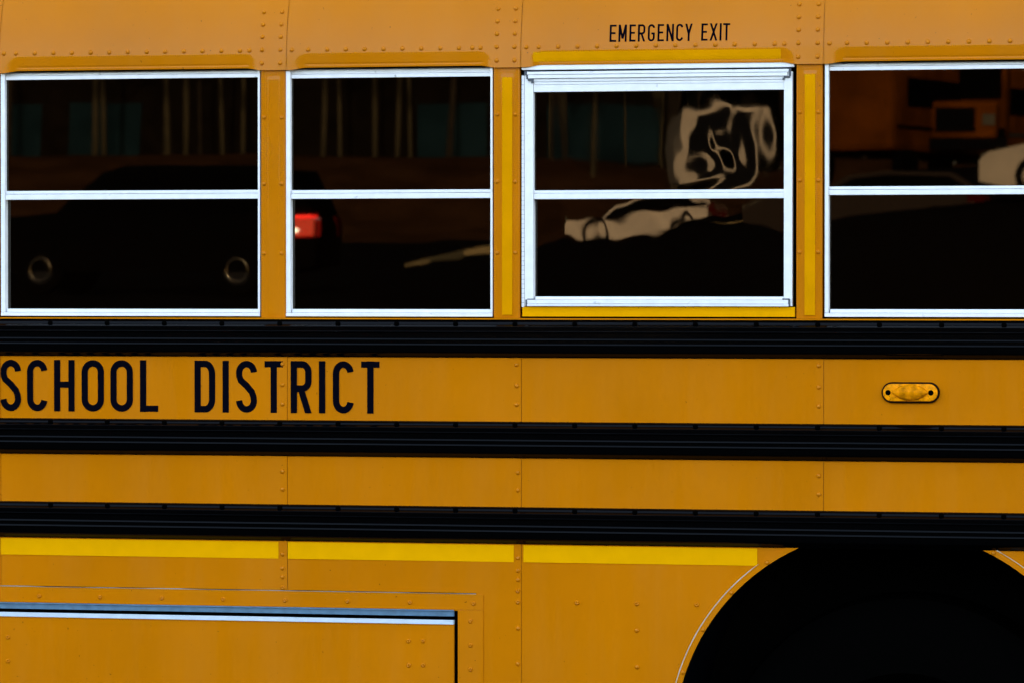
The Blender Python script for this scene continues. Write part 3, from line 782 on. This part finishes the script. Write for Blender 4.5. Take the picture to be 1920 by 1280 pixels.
def car(name, u, d, heading, length, height, width, paint, label, cat, group, prof, cabin):
    """prof: lower body outline, cabin: greenhouse outline, both [(x along car, z)] as fractions of length, height"""
    p, ang = face_basis(u, d)
    t = empty(name, p, label, cat, group); t.rotation_euler = (0, 0, ang + heading)
    loc = Matrix.Translation(p) @ Matrix.Rotation(ang + heading, 4, 'Z')
    def side(mb, outline, w0, w1, inset=.0):
        n = len(outline); rows = []
        for ww, s_ in ((w0 - .06, .97), (w0, 1), (w0, 1), (w0 - .06, .97)): pass
        rs = []
        for yv, sc in ((-w0, 0), (-w1, 1), (w1, 1), (w0, 0)): pass
        zmin = min(z for _, z in outline); zmax = max(z for _, z in outline)
        def wd(z): return w0 + (w1 - w0) * (z - zmin) / max(zmax - zmin, .01)
        a = [mb.bm.verts.new((x, -wd(z), z)) for x, z in outline]; b = [mb.bm.verts.new((x, wd(z), z)) for x, z in outline]
        mb.bm.faces.new(a); mb.bm.faces.new(b[::-1])
        for i in range(n): mb.bm.faces.new((a[i], a[(i + 1) % n], b[(i + 1) % n], b[i]))
    def bld(mb, nm, m, par, **k):
        bmesh.ops.transform(mb.bm, matrix=loc, verts=mb.bm.verts); return mb.build(nm, m, par, **k)
    O = lambda pr: [(x * length - length / 2, z * height) for x, z in pr]
    hw = width / 2
    mb = MB(); side(mb, O(prof), hw, hw * .97); body = bld(mb, 'body', paint, t, bevel=.03, smooth=True)
    mb = MB(); side(mb, O(cabin), hw * .95, hw * .74); cab = bld(mb, 'roof', paint, t, bevel=.02, smooth=True)
    cg = O(cabin); cx_ = sum(x for x, _ in cg) / len(cg); zlo = min(z for _, z in cg); zhi = max(z for _, z in cg)
    mb = MB()
    ins = [(cx_ + (x - cx_) * .93, zlo + .02 + (z - zlo) * .86) for x, z in cg]
    side(mb, ins, hw * .965, hw * .79); 
    bld(mb, 'side_windows', CGLASS, t)
    mb = MB(); ins = [(cx_ + (x - cx_) * 1.012, zlo + .03 + (z - zlo) * .84) for x, z in cg]; side(mb, ins, hw * .82, hw * .62); bld(mb, 'windscreen', CGLASS, t)
    wr = .33
    for sx in (-.285, .285):
        for sy in (-1, 1):
            m2 = MB(); m2.lathe([(wr * .6, -.1), (wr * .95, -.1), (wr, -.06), (wr, .06), (wr * .95, .1), (wr * .6, .1)], (sx * length, sy * (hw - .09), wr), 'y', 28, cap=False)
            wo = bld(m2, 'wheel', M['tire'], t, smooth=True)
            m2 = MB(); m2.lathe([(wr * .62, sy * .09), (wr * .5, sy * .05), (.08, sy * .07), (.001, sy * .08)], (sx * length, sy * (hw - .09), wr), 'y', 24, cap=False); bld(m2, 'rim', DRIM if paint is DARKCAR else ALLOY, wo, smooth=True)
            if paint is DARKCAR:
                m2 = MB(); m2.lathe([(.15 + .005 * math.cos(2 * math.pi * q / 10), sy * .10 + .005 * math.sin(2 * math.pi * q / 10)) for q in range(11)], (sx * length, sy * (hw - .09), wr), 'y', 40, cap=False); bld(m2, 'trim_ring', CHROME, wo, smooth=True)
    zb = [z for x, z in prof if x > .9]; zl = (.62 if height > 1.6 else .55) * height
    for sy in (-1, 1):
        zl = .5 * height
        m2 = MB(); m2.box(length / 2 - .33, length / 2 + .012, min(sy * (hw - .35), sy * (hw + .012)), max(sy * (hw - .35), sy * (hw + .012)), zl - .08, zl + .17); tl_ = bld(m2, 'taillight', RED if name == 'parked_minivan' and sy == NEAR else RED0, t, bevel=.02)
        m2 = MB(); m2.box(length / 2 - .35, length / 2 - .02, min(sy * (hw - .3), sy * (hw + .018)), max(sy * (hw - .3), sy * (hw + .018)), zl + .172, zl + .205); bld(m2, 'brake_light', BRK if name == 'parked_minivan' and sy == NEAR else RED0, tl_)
        m2 = MB(); m2.lathe([(.001, sy * .020), (.042, sy * .016), (.05, 0)], (0, 0, 0), 'y', 14, cap=False); bmesh.ops.transform(m2.bm, matrix=Matrix.Translation((length / 2 - .24, sy * (hw + .012), zl + .01)) @ Matrix.Diagonal((1.9, 1, .8, 1)), verts=m2.bm.verts); bld(m2, 'glint_lens', GLINT if name == 'parked_minivan' and sy == NEAR else CLEAR, tl_)  # added lens; only the minivan's near one glows, as a sun glint
        m2 = MB(); m2.box(-length / 2 - .01, -length / 2 + .12, sy * (hw - .2) - .15, sy * (hw - .2) + .15, zl - .12, zl + .02); bld(m2, 'headlight', CLEAR, t, bevel=.02)
    return t, loc, bld
HATCH = [(0, .20), (0, .42), (.03, .50), (.22, .60), (.62, .66), (.98, .68), (1, .55), (1, .22), (.90, .16), (.1, .14)]
HCAB = [(.24, .60), (.40, .93), (.55, 1.0), (.85, .97), (.975, .70), (.9, .64)]
LOWP = [(0, .18), (0, .30), (.03, .38), (.22, .46), (.62, .50), (.90, .60), (.99, .64), (1, .50), (1, .22), (.9, .16), (.1, .14)]
LOWC = [(.22, .47), (.42, .86), (.58, .98), (.80, 1.0), (.95, .66), (.90, .6), (.6, .5)]
SUVP = [(0, .22), (0, .52), (.04, .58), (.25, .62), (.98, .62), (1, .55), (1, .24), (.9, .20), (.1, .2)]
SUVC = [(.26, .62), (.38, .95), (.45, 1), (.93, .98), (.985, .64)]
# dark van parked tail to the bus
t, loc, bld = car('parked_minivan', 290, 55, R(9), 4.6, 1.68, 1.95, DARKCAR, 'black minivan parked nearest, its red tail lamp mirrored in the narrow window', 'minivan', 'cars mirrored in the windows', SUVP, SUVC)
# white hatchback, side on, nose to the left
car('parked_hatchback', 1205, 100, R(4), 4.15, 1.28, 1.75, WHITE, 'white hatchback side on, mirrored in the lower pane of the emergency window', 'hatchback', 'cars mirrored in the windows', LOWP, LOWC)
car('parked_sedan', 2110, 68, R(25), 4.4, 1.42, 1.8, WHITE, 'white sedan mirrored at the right edge of the photo', 'sedan', 'cars mirrored in the windows', HATCH, [(.22, .6), (.36, .95), (.45, 1), (.66, .98), (.84, .66), (.8, .62)])
car('parked_wagon', 1640, 84, R(10), 4.5, 1.35, 1.8, mat('tan_car_paint', (.018, .013, .009), .35, spec=0), 'low tan wagon mirrored below the second bus', 'wagon', 'cars mirrored in the windows', HATCH, HCAB)
# made-up white box van, added on the bank to mirror as a pale blur
p, ang = face_basis(1335, 113)
bv = empty('added_box_van', p, 'added white box van that makes the pale blur mirrored in the emergency window', 'van'); L = Matrix.Translation(p) @ Matrix.Rotation(ang - R(3), 4, 'Z'); bv.rotation_euler = (0, 0, ang - R(3))
def lb(mb, nm, m, par, **k): bmesh.ops.transform(mb.bm, matrix=L, verts=mb.bm.verts); return mb.build(nm, m, par, **k)
lb(MB().box(-.9, .9, -2.2, 1.6, .62, 2.35), 'cargo_box', WHITE, bv, bevel=.04)
lb(MB().box(-.85, .85, -3.5, -2.21, .35, 1.6), 'cab', WHITE, bv, bevel=.12)
lb(MB().box(-.35, .72, 1.6, 1.63, .85, 2.12), 'dark_rear_panel', mat('dark_panel', (.004, .004, .004), .4, spec=0), bv)  # dark panel added to open a hole in the mirrored blur
for sx in (-.75, .75):
    for yy in (-2.7, 1.0):
        m2 = MB(); m2.lathe([(.2, -.1), (.36, -.1), (.36, .1), (.2, .1)], (sx, yy, .36), 'x', 24); lb(m2, 'wheel', M['tire'], bv, smooth=True)
# second school bus, nose towards this one
p, ang = face_basis(1790, 94)
b2 = empty('school_bus', p, 'second school bus mirrored head on in the rightmost upper pane', 'school bus'); ha = ang + R(8); b2.rotation_euler = (0, 0, ha); L = Matrix.Translation(p) @ Matrix.Rotation(ha, 4, 'Z')
OY = mat('bus_orange_paint', (.060, .016, .001), .6, spec=0, var=.6, vscale=.8)
lb(MB().box(-1.15, 1.15, -9.5, -1.2, .75, 2.9), 'body', OY, b2, bevel=.15)
lb(MB().box(-.95, .95, -1.2, .3, .62, 1.55), 'bonnet', OY, b2, bevel=.12)
lb(MB().box(-1.2, 1.2, .3, .42, .45, .72), 'bumper', M['dark'], b2, bevel=.02)
lb(MB().box(-.45, .45, .28, .33, .85, 1.4), 'grille', M['dark'], b2)
lb(MB().box(-1.0, 1.0, -1.2, -1.16, 1.65, 2.45), 'windscreen', CGLASS, b2)
for s_ in (-1, 1):
    lb(MB().box(s_ * .75 - .14, s_ * .75 + .14, .28, .34, 1.0, 1.25), 'headlight', CLEAR, b2)
    m2 = MB(); m2.lathe([(.25, -.12), (.48, -.12), (.48, .12), (.25, .12)], (s_ * 1.0, -.5, .48), 'x', 24); lb(m2, 'wheel', M['tire'], b2, smooth=True)
p, ang = face_basis(1560, 92)
b3 = empty('school_bus', p, 'third school bus mirrored beside the emergency window post', 'school bus'); ha = ang + R(30); b3.rotation_euler = (0, 0, ha); L = Matrix.Translation(p) @ Matrix.Rotation(ha, 4, 'Z')
lb(MB().box(-1.15, 1.15, -9.5, -.6, .75, 2.9), 'body', OY, b3, bevel=.15)
lb(MB().box(1.15, 1.18, -9.0, -1.4, 1.75, 2.4), 'window_band', CGLASS, b3); lb(MB().box(1.15, 1.18, -9.3, -.8, 1.25, 1.33), 'rub_rail', M['black'], b3)
for s_ in (-1, 1):
    for yy in (-8, -1.6):
        m2 = MB(); m2.lathe([(.25, -.12), (.48, -.12), (.48, .12), (.25, .12)], (s_ * 1.0, yy, .48), 'x', 24); lb(m2, 'wheel', M['tire'], b3, smooth=True)
# kerbs
def kerb(pts, label):
    mb = MB(); rows = []
    for k_, (u, v, d) in enumerate(pts):
        d = 40
        while d < 115 and RP(u, v, d).z > terr(*RP(u, v, d).xy) + .05 + .04 * k_: d += .5
        p = RP(u, v, d); rows.append([(p.x, p.y, terr(p.x, p.y) - .05), (p.x, p.y + .02, p.z), (p.x + .02, p.y - .22, p.z + .01), (p.x + .02, p.y - .22, p.z - .3)])
    mb.grid(rows); o = mb.build('kerb', mat('kerb_concrete', (.30, .22, .09), .9, spec=0), None); o['kind'] = 'structure'
kerb([(755, 497, 44), (800, 487, 47), (860, 474, 52), (925, 462, 58)], '')
kerb([(1330, 436, 86), (1400, 424, 84), (1480, 406, 82), (1500, 404, 80)], '')

# building with teal glazing at the top of the bank
def wall_obj():
    a = RP(-500, 532, 126); b = RP(1275, 532, 126); dv = (b - a); dv.z = 0; ln = dv.length; ang = math.atan2(dv.y, dv.x)
    Lm = Matrix.Translation((a.x, a.y, 5.0)) @ Matrix.Rotation(ang, 4, 'Z')
    t = empty('building', (a.x, a.y, 5.0), 'low dark building with teal windows mirrored behind the tree trunks', 'building'); t.rotation_euler = (0, 0, ang)
    def bl(mb, nm, m): bmesh.ops.transform(mb.bm, matrix=Lm, verts=mb.bm.verts); return mb.build(nm, m, t)
    bl(MB().box(0, ln, -8, 0, 0, 5.2), 'wall', mat('dark_brick', (.005, .0035, .002), .9, spec=0, var=.3, vscale=2))
    bl(MB().box(-.4, ln + .4, -8.4, .6, 5.2, 5.5), 'roof', mat('roof_felt', (.008, .008, .008), .9, spec=0))
    px = ln / 1775.0
    TE = mat('teal_glazing', (.005, .012, .014), .4, spec=0, var=.6, vscale=.5)
    z = lambda v: 1.75 + (532 - v) / FPX * 126 - 5.0
    for u0, u1 in ((14, 78), (130, 262), (785, 915), (1003, 1238)):
        bl(MB().box((u0 + 500) * px, (u1 + 500) * px, 0, .05, z(297), z(194)), 'window', TE)
wall_obj()

# trees: pale straight trunks with loose dark crowns
BARK = mat('pale_bark', (.040, .032, .016), .9, spec=0, var=.9, vscale=.7); DBARK = mat('dark_bark', (.02, .015, .009), .9, spec=0, var=.4, vscale=2)
LEAF = mat('dark_foliage', (.006, .008, .003), .8, spec=0, var=.5, vscale=.3)
def leaves(mb, c, rx, rz, n, s0):
    for _ in range(n):
        while True:
            q = Vector((random.uniform(-1, 1), random.uniform(-1, 1), random.uniform(-1, 1)))
            if q.length < 1: break
        q = Vector((c[0] + q.x * rx, c[1] + q.y * rx, c[2] + q.z * rz)); s_ = s0 * random.uniform(.5, 1.3)
        a = Vector((random.gauss(0, 1), random.gauss(0, 1), random.gauss(0, 1))).normalized() * s_; b_ = a.orthogonal().normalized() * s_ * .6
        mb.face([q - a, q - b_, q + a, q + b_])
def tree_mesh(pale, seed):
    random.seed(seed); r = random.uniform(.05, .085)
    mb = MB(); rows = []
    bend = [random.uniform(-.15, .15) for _ in range(8)]
    for k in range(9):
        z = k * 1.4 - .4; rr = r * (1 - k * .085); ox = sum(bend[:k]) * .5
        rows.append([(ox + rr * math.cos(2 * math.pi * j / 9), rr * math.sin(2 * math.pi * j / 9), z) for j in range(9)])
    mb.grid(rows, True)
    for _ in range(9):
        z = random.uniform(4.5, 9.5); a = random.uniform(0, 6.28); l = random.uniform(1, 2.2); q0 = Vector((0, 0, z)); q1 = Vector((l * math.cos(a), l * math.sin(a), z + l * .8))
        rows = []
        for q, rr in ((q0, .05), (q1, .015)): rows.append([(q.x + rr * math.cos(2 * math.pi * j / 5), q.y + rr * math.sin(2 * math.pi * j / 5), q.z) for j in range(5)])
        mb.grid(rows, True)
    cr = MB()
    for _ in range(9): leaves(cr, (random.gauss(0, .9), random.gauss(0, .9), random.uniform(5.5, 11)), 1.1, .8, 130, .16)
    return mb, cr
TREES = [(-120, 122, 1), (-60, 130, 0), (20, 124, 0), (172, 118, 1), (188, 121, 1), (212, 127, 0), (308, 119, 1), (338, 117, 1), (366, 126, 0), (414, 121, 1), (455, 123, 1), (596, 118, 1), (632, 119, 1), (660, 128, 0), (700, 121, 1), (742, 119, 1), (770, 123, 1), (842, 120, 0), (900, 128, 0), (1016, 119, 1), (1030, 117, 0), (1108, 115, 1), (1190, 121, 1), (1238, 123, 1), (1262, 118, 0), (1330, 130, 0), (1450, 126, 0), (1520, 132, 0), (1620, 130, 0), (1720, 128, 0), (1900, 129, 0), (2000, 126, 0)]
protos = []
ORD = ['first', 'second', 'third', 'fourth', 'fifth', 'sixth', 'seventh', 'eighth', 'ninth', 'tenth']; CNT = {}
for i, (u, d, pale) in enumerate(TREES):
    p = RP(u, 532, d); zt = terr(p.x, p.y)
    side_of = 'window' ; wn = 'leftmost window' if u < 510 else 'narrow window' if u < 950 else 'emergency exit window' if u < 1500 else 'rightmost window'
    CNT[(wn, pale)] = CNT.get((wn, pale), 0) + 1
    t = empty('tree', (p.x, p.y, zt), ORD[CNT[(wn, pale)] - 1] + (' pale' if pale else ' dark') + ' tree trunk from the left among those mirrored in the ' + wn, 'tree', 'trees mirrored in the ' + wn + (' with pale trunks' if pale else ' with dark trunks'))
    if i < 4:
        a, b = tree_mesh(pale, 20 + i)
        ta = a.build('trunk', BARK if pale else DBARK, None, smooth=True); tb = b.build('crown', LEAF, None); ta.parent = t; tb.parent = t
        protos.append((ta.data, tb.data))
    else:
        ma, mc = protos[i % 4] if False else protos[[0, 3][i % 2]] if pale else protos[[1, 2][i % 2]]
        ta = bpy.data.objects.new('trunk', ma); tb = bpy.data.objects.new('crown', mc)
        for o in (ta, tb): COL.objects.link(o); o.parent = t
    t.rotation_euler = (0, 0, i * 1.7); t.scale = (1, 1, .9 + .2 * ((i * 37) % 10) / 10)
random.seed(3)
mb = MB()
for k in range(15000):
    u = random.uniform(-3500, 5000); d = random.uniform(146, 165); p = RP(u, 532, d); z = 4 + random.random() ** .8 * (9 + 3 * noise.noise(Vector((u * .004, 0, 0))))
    s_ = random.uniform(.4, 1.0); a = Vector((random.gauss(0, 1), random.gauss(0, 1), random.gauss(0, 1))).normalized() * s_; b_ = a.orthogonal().normalized() * s_ * .7
    q = Vector((p.x, p.y, z)); mb.face([q - a, q - b_, q + a, q + b_])
wo = mb.build('woods', mat('far_foliage', (.003, .0035, .0015), .9, spec=0, var=.4, vscale=.1)); tag(wo, 'dark mass of woods mirrored behind the building', 'woods', kind='stuff')
